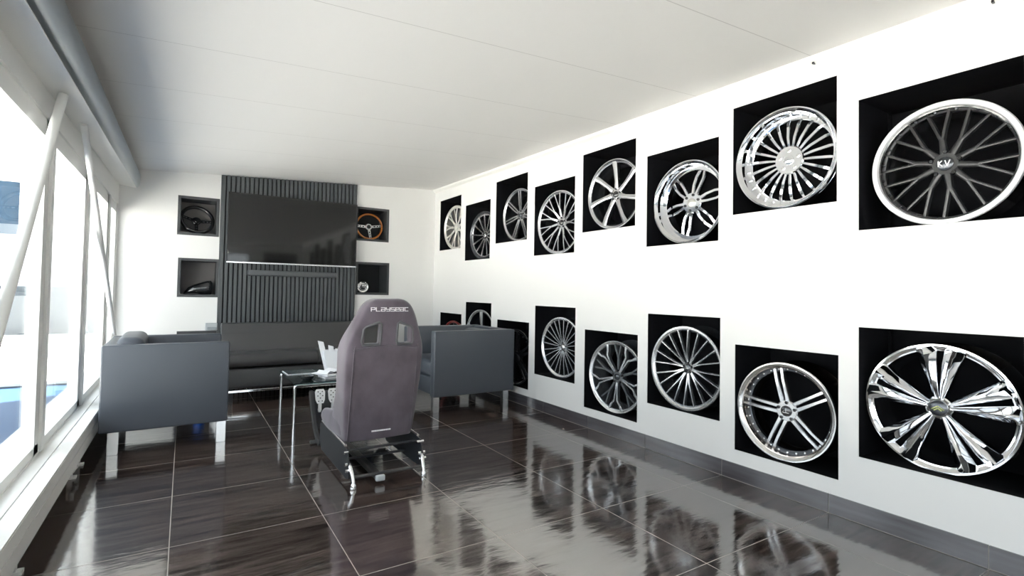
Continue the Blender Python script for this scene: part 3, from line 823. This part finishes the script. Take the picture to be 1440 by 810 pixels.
    for s in (-1, 1):
        bm = bmesh.new(); pts = [(3.50, .05), (3.58, .07), (3.68, .13), (3.77, .24), (3.83, .335)]
        rings = [[(s*.215-.010, y-oy-.016, z+.012), (s*.215+.010, y-oy-.016, z+.012), (s*.215+.010, y-oy+.016, z-.012), (s*.215-.010, y-oy+.016, z-.012)] for y, z in pts]
        loft(bm, rings); obj('curved_bracket', bm, 'black_steel', t, 50)
    for px in (-.170, -.083, .020):
        pm = bmesh.new()
        poly = [(-.020, .268), (.020, .268), (.030, .290), (.033, .342), (.024, .360), (-.024, .360), (-.033, .342), (-.030, .290)]
        prism(pm, poly, lambda p: (px+p[0], 3.735-oy+(p[1]-.30)*.25, p[1]), lambda p: (px+p[0], 3.745-oy+(p[1]-.30)*.25, p[1]))
        pd = obj('pedal', pm, 'pedal_white', t)
        bm = bmesh.new()
        for (dx, z) in ((-.014, .345), (.014, .345), (0, .332), (-.016, .318), (.016, .318), (0, .303), (-.012, .283), (.012, .283)):
            disc_y(bm, .0042, 3.7338-oy+(z-.30)*.25, 3.7352-oy+(z-.30)*.25, 10, (px+dx, 0, z))
        obj('pedal_holes', bm, 'black_plastic', pd)
        bm = bmesh.new(); box(bm, px-.010, px+.010, 3.738-oy, 3.748-oy, .215, .285); box(bm, px-.008, px+.008, 3.742-oy, 3.775-oy, .205, .222); obj('pedal_arm', bm, 'pedal_white', pd)
racing_seat()

# ------------------------------------------------------------------ alloy wheels
def V3(r, a, y): return Vector((r*math.cos(a), y, r*math.sin(a)))
def blade(path, ridge=0., flat=.72, edge=.004):
    """path: (r, angle, y_front, half width, thickness) -> one spoke; material 0 front, 1 flanks"""
    bm = bmesh.new(); P = [V3(p[0], p[1], p[2]) for p in path]; rings = []
    for i, p in enumerate(P):
        tn = P[min(i+1, len(P)-1)] - P[max(i-1, 0)]; tn.y = 0; tn.normalize()
        s = tn.cross(Vector((0, 1, 0))).normalized(); w_, tk = path[i][3], path[i][4]
        e = min(edge, tk*.4)
        rings.append([p - s*w_*1.0 + Vector((0, tk, 0)), p - s*w_ + Vector((0, e, 0)), p - s*w_*flat, p + Vector((0, -ridge*w_/.02, 0)), p + s*w_*flat, p + s*w_ + Vector((0, e, 0)), p + s*w_*1.0 + Vector((0, tk, 0))])
    vs = [[bm.verts.new(q) for q in rg] for rg in rings]; n = 7
    for a, b_ in zip(vs, vs[1:]):
        for i in range(n):
            j = (i+1) % n
            f = bm.faces.new((a[i], a[j], b_[j], b_[i])); f.material_index = 0 if i in (1, 2, 3, 4) else 1
    for r in (vs[0], vs[-1]): bm.faces.new(r).material_index = 1
    return bm
RECESS = {'T1': 0.065, 'T2': 0.073, 'T3': 0.08, 'T4': 0.05, 'T5': 0.047, 'T6': 0.06, 'T8': 0.06, 'B4': 0.058, 'B5': 0.05}
GR = 'alloy wheels in the right wall niches'
def wheel(key, label, yc, R, delta, lip, rim_m, barrel_m, hub_r, hub_y, cap_r, hub_m, cap_m, spokes, face_m, flank_m, bolts=(5, .060, 'chrome'), inner_ring=None, rivets=None, ring_m=None, rec=.03, emblem=None, bevel_hub=.006, lip_w=.014, spin_bolt=.3):
    y0, y1, z0, z1 = NICHES[key]
    rec = RECESS.get(key, rec)
    t = thing('alloy_wheel', label, 'alloy wheel', (W+rec, yc, z0+.0015), math.radians(-90+delta), GR)
    c = (0, 0, R)
    def mv(bm):
        bmesh.ops.translate(bm, verts=bm.verts[:], vec=c); return bm
    dish = lip                                    # depth of the lip's inner step
    bm = bmesh.new()
    lathe_y(bm, [(R-.004, 0), (R, .004), (R, .014), (R-.010, .018), (R-.016, .030), (R-.018, .05), (R-.026, .05), (R-.026, .012), (R-lip_w, .004), (R-lip_w+.003, .0)], 96)
    obj('rim_lip', mv(bm), rim_m, t, 35)
    bm = bmesh.new(); ri = R-.026
    lathe_y(bm, [(ri+.001, .012), (ri+.001, .05), (ri-.001, .10), (ri-.020, .125), (ri-.020, .165), (ri+.004, .19), (R-.004, .20), (R-.004, .21), (ri-.004, .205), (ri-.026, .165), (ri-.026, .122), (ri-.008, .10), (ri-.006, .05), (ri-.006, .014)], 96)
    obj('rim_barrel', mv(bm), barrel_m, t, 40)
    if inner_ring:                                # (r_out, r_in, y_front, y_back)
        ro, rin, ya, yb = inner_ring
        bm = bmesh.new(); lathe_y(bm, [(ro, ya-.002), (ro, yb), (rin, yb), (rin, ya+.004), (rin+.004, ya)], 96); obj('inner_ring', mv(bm), ring_m or face_m, t, 35)
    for bm in spokes(R):
        fm = [face_m, flank_m]
        if isinstance(bm, tuple): bm, fm = bm[0], [bm[1], bm[1]]
        obj('spoke', mv(bm), fm, t, 40)
    bm = bmesh.new(); disc_y(bm, hub_r, hub_y, hub_y+.05, 48, (0, 0, 0), bevel_hub); obj('hub', mv(bm), hub_m, t, 35)
    bm = bmesh.new(); lathe_y(bm, [(.001, hub_y-.012), (cap_r*.7, hub_y-.011), (cap_r*.95, hub_y-.006), (cap_r, hub_y+.004), (.001, hub_y+.004)], 32); cp = obj('center_cap', mv(bm), cap_m, t, 40)
    if emblem:
        em, strokes = emblem; bm = bmesh.new(); s = cap_r*.8
        for (ax, az, bx_, bz) in strokes: tube(bm, [(ax*s, hub_y-.0125, az*s), (bx_*s, hub_y-.0125, bz*s)], .0022*cap_r/.03, 6)
        obj('emblem', mv(bm), em, cp)
    nb, rb, mb = bolts
    for k in range(nb):
        a = spin_bolt + 2*PI*k/nb; bm = bmesh.new(); disc_y(bm, .0095, hub_y-.007, hub_y+.012, 6, (rb*math.cos(a), 0, rb*math.sin(a)), .002)
        b_ = obj('lug_bolt', mv(bm), mb, t)
    if rivets:                                    # (count, radius, y, material)
        n, rr, yy, m_ = rivets
        for k in range(n):
            a = 2*PI*(k+.5)/n; bm = bmesh.new(); disc_y(bm, .0062, yy-.008, yy+.01, 10, (rr*math.cos(a), 0, rr*math.sin(a)), .0025); obj('rim_rivet', mv(bm), m_, t, 40)
    return t
def radial(n, a0, f):
    def g(R):
        out = []
        for k in range(n): out += f(a0 + 2*PI*k/n, R)
        return out
    return g
def one(*pts, **kw): return lambda a, R: [blade([(p[0]*R, a+p[1], p[2], p[3], p[4]) for p in pts], **kw)]
def twin(*pts, **kw): return lambda a, R: [blade([(p[0]*R, a+s*p[1], p[2], p[3], p[4]) for p in pts], **kw) for s in (-1, 1)]
def fork(stem, br, **kw): return lambda a, R: [blade([(p[0]*R, a+p[1], p[2], p[3], p[4]) for p in stem], **kw)] + [blade([(p[0]*R, a+p[1]*(1 if s > 0 else -1)+p[5], p[2], p[3], p[4]) for p in br], **kw) for s in (-1, 1)]
up90 = PI/2
KV = [(-.8, .5, -.8, -.5), (-.8, 0, -.3, .5), (-.7, 0, -.25, -.5), (.1, .5, .4, -.5), (.4, -.5, .8, .5)]
CHEV = [(-.8, -.2, 0, .35), (0, .35, .8, -.2), (-.5, -.35, 0, .0), (0, 0, .5, -.35)]

wheel('T1', 'cream silver wheel with many broad paired spokes, upper niche nearest the back wall', 5.718, 0.272, 6, .0, 'bright_silver', 'bright_silver', .062, .02, .026, 'bright_silver', 'bright_silver',
      radial(9, up90+.1, fork([(.2, 0, .016, .017, .03), (.48, 0, .012, .014, .026)], [(.44, .02, .012, .011, .026, 0), (.65, .085, .010, .010, .024, 0), (.93, .14, .012, .013, .03, 0)])), 'bright_silver', 'grey_alloy')
wheel('T2', 'dark gunmetal wheel with slim straight silver rods, second upper niche from the back wall', 5.025, 0.274, 6, .0, 'gunmetal', 'gunmetal', .045, .03, .024, 'gunmetal', 'silver',
      radial(13, up90+.02, one((.13, 0, .028, .0075, .02), (.5, 0, .020, .009, .02), (.84, 0, .012, .0105, .02), (.87, 0, .013, .006, .015))), 'silver', 'gunmetal', inner_ring=(.245, .228, .014, .05))
wheel('T3', 'silver wheel with seven long twin spokes, third upper niche from the back wall', 4.316, 0.27, 5, .0, 'silver', 'gunmetal', .060, .026, .024, 'silver', 'gunmetal',
      radial(7, up90+.03, twin((.16, .18, .022, .009, .03), (.4, .125, .016, .0085, .028), (.92, .062, .010, .0085, .028))), 'silver', 'gunmetal', bolts=(5, .042, 'black_plastic'))
wheel('T4', 'silver wheel with thin curved mesh-like forked spokes, fourth upper niche from the back wall', 3.626, 0.285, 5, .0, 'machined', 'black_gloss', .058, .040, .026, 'silver', 'black_gloss',
      radial(11, up90+.05, fork([(.18, 0, .038, .012, .03), (.45, .03, .022, .010, .026)], [(.42, .015, .022, .0065, .026, .03), (.65, .09, .014, .006, .024, .05), (.93, .135, .010, .0065, .024, .07)])), 'machined', 'black_gloss', bolts=(5, .042, 'black_plastic'))
wheel('T5', 'silver wheel with seven broad single spokes, fifth upper niche from the back wall', 2.932, 0.275, 4, .0, 'silver', 'gunmetal', .058, .030, .026, 'silver', 'black_gloss',
      radial(7, up90-.08, one((.15, 0, .026, .021, .035), (.4, .02, .020, .0165, .035), (.7, .06, .012, .019, .034), (.93, .10, .008, .024, .034))), 'silver', 'gunmetal', bolts=(5, .043, 'black_plastic'))
wheel('T6', 'deep-dished chrome wheel with six curved twin spokes, third upper niche from the right', 2.25, 0.28, 3, .0, 'chrome', 'chrome', .072, .050, .030, 'chrome', 'bright_silver',
      radial(6, up90-.30, twin((.2, .20, .050, .011, .035), (.42, .20, .052, .009, .032), (.62, .155, .062, .009, .03), (.80, .075, .072, .011, .03))), 'chrome', 'chrome', inner_ring=(.256, .218, .07, .10), bolts=(6, .052, 'black_plastic'))
wheel('T7', 'deep-dished chrome wheel with many thin radial fins, second upper niche from the right', 1.584, .281, 3, .0, 'chrome', 'chrome', .080, .060, .028, 'chrome', 'chrome',
      radial(22, up90+.04, one((.26, 0, .066, .0065, .02), (.45, 0, .058, .0085, .022), (.74, 0, .068, .0095, .024), (.83, 0, .085, .007, .02))), 'chrome', 'chrome', inner_ring=(.256, .222, .082, .11), rivets=(30, .240, .082, 'chrome'), bolts=(5, .052, 'satin_chrome'))
wheel('T8', 'black mesh-spoke wheel with broad white lip in the upper right niche', 0.889, 0.272, 2, .0, 'white_lip', 'black_gloss', .052, .030, .032, 'black_satin', 'gunmetal',
      radial(10, up90+.12, fork([(.17, 0, .030, .014, .028), (.42, 0, .032, .010, .025)], [(.39, .012, .032, .0075, .025, 0), (.60, .105, .036, .0065, .024, 0), (.88, .165, .044, .007, .024, 0)], ridge=.004)), 'black_satin', 'black_satin', bolts=(5, .052, 'black_gloss'), inner_ring=(.246, .232, .044, .08), rivets=(20, .239, .044, 'gunmetal'), emblem=('white_print', KV), lip_w=.024)
wheel('B1', 'dark wheel with a red rim in the lower niche nearest the back wall', 5.66, .272, 6, .0, 'red_paint', 'black_gloss', .055, .03, .026, 'black_gloss', 'black_gloss',
      radial(7, up90, one((.18, 0, .028, .014, .03), (.92, 0, .012, .012, .03))), 'black_gloss', 'black_gloss')
wheel('B2', 'silver twin-spoke wheel half hidden behind the right armchair, second lower niche from the back wall', 4.985, .274, 6, .0, 'machined', 'gunmetal', .055, .03, .026, 'silver', 'gunmetal',
      radial(5, up90, twin((.18, .14, .028, .012, .03), (.5, .085, .016, .012, .03), (.92, .058, .010, .013, .03))), 'machined', 'silver')
wheel('B3', 'gloss black wheel partly hidden behind the right armchair, third lower niche from the back wall', 4.262, .274, 4, .0, 'black_gloss', 'black_gloss', .058, .006, .036, 'black_gloss', 'gunmetal',
      radial(5, up90+.1, twin((.18, .20, .008, .016, .035), (.5, .15, .012, .015, .032), (.92, .13, .012, .013, .03))), 'black_gloss', 'black_gloss', rivets=(20, .222, .02, 'gunmetal'), bolts=(5, .046, 'gunmetal'))
wheel('B4', 'silver wheel with thin straight multi-spokes, fourth lower niche from the back wall', 3.578, 0.266, 4, .0, 'machined', 'gunmetal', .030, .032, .024, 'silver', 'silver',
      radial(12, up90+.03, twin((.11, .10, .030, .0055, .02), (.4, .155, .018, .0052, .02), (.92, .135, .010, .0055, .022))), 'machined', 'gunmetal', bolts=(5, .040, 'black_plastic'))
wheel('B5', 'grey wheel with bright machined split spokes, fifth lower niche from the back wall', 2.894, 0.275, 4, .0, 'machined', 'grey_alloy', .050, .028, .024, 'grey_alloy', 'gunmetal',
      (lambda R: radial(5, up90+.62, twin((.16, .10, .024, .0065, .03), (.45, .075, .014, .0065, .03), (.66, .085, .010, .0075, .03), (.77, .20, .009, .0085, .03), (.93, .245, .009, .012, .03), edge=.003))(R)
              + [(q, 'grey_alloy') for q in radial(5, up90, fork([(.2, 0, .036, .012, .03), (.55, 0, .034, .010, .03)], [(.52, .01, .034, .008, .03, 0), (.93, .14, .030, .009, .03, 0)]))(R)]), 'machined', 'grey_alloy', bolts=(5, .044, 'black_plastic'), lip_w=.009)
wheel('B6', 'silver wheel with twenty fine curved spokes, third lower niche from the right', 2.232, .274, 3, .0, 'machined', 'gunmetal', .036, .034, .028, 'silver', 'gunmetal',
      radial(10, up90+.10, twin((.13, .05, .032, .0065, .022), (.36, .085, .020, .0055, .022), (.62, .135, .014, .0050, .022), (.92, .160, .010, .0055, .022))), 'machined', 'grey_alloy', bolts=(5, .030, 'black_plastic'), emblem=('machined', CHEV), lip_w=.018)
wheel('B7', 'silver five twin-spoke wheel with riveted deep lip, second lower niche from the right', 1.580, .267, 3, .0, 'satin_chrome', 'brown_reflection_lip', .058, .036, .030, 'silver', 'black_gloss',
      radial(5, up90+.22, twin((.2, .30, .038, .011, .035), (.42, .155, .034, .0095, .033), (.62, .108, .032, .0085, .03), (.88, .082, .040, .0085, .03))), 'machined', 'silver', rivets=(30, .226, .052, 'chrome'), inner_ring=(.240, .214, .054, .085), ring_m='gunmetal', bolts=(5, .046, 'black_gloss'), emblem=('machined', [(-.7, -.35, .1, .7), (.1, .7, .1, -.35), (-.5, -.35, .8, -.35)]))
wheel('B8', 'large chrome wheel with faceted twin blades in the lower right niche', .906, .280, 1, .0, 'chrome', 'chrome', .050, .012, .034, 'chrome', 'gunmetal',
      radial(5, up90-.03, twin((.14, .22, .012, .008, .04), (.42, .20, .0, .019, .05), (.70, .195, -.004, .029, .045), (.86, .20, .004, .036, .04), (.94, .21, .012, .040, .03), ridge=.020, flat=.92)), 'chrome', 'chrome', bolts=(0, .05, 'chrome'), emblem=('emblem_yellow', CHEV), rec=.045)
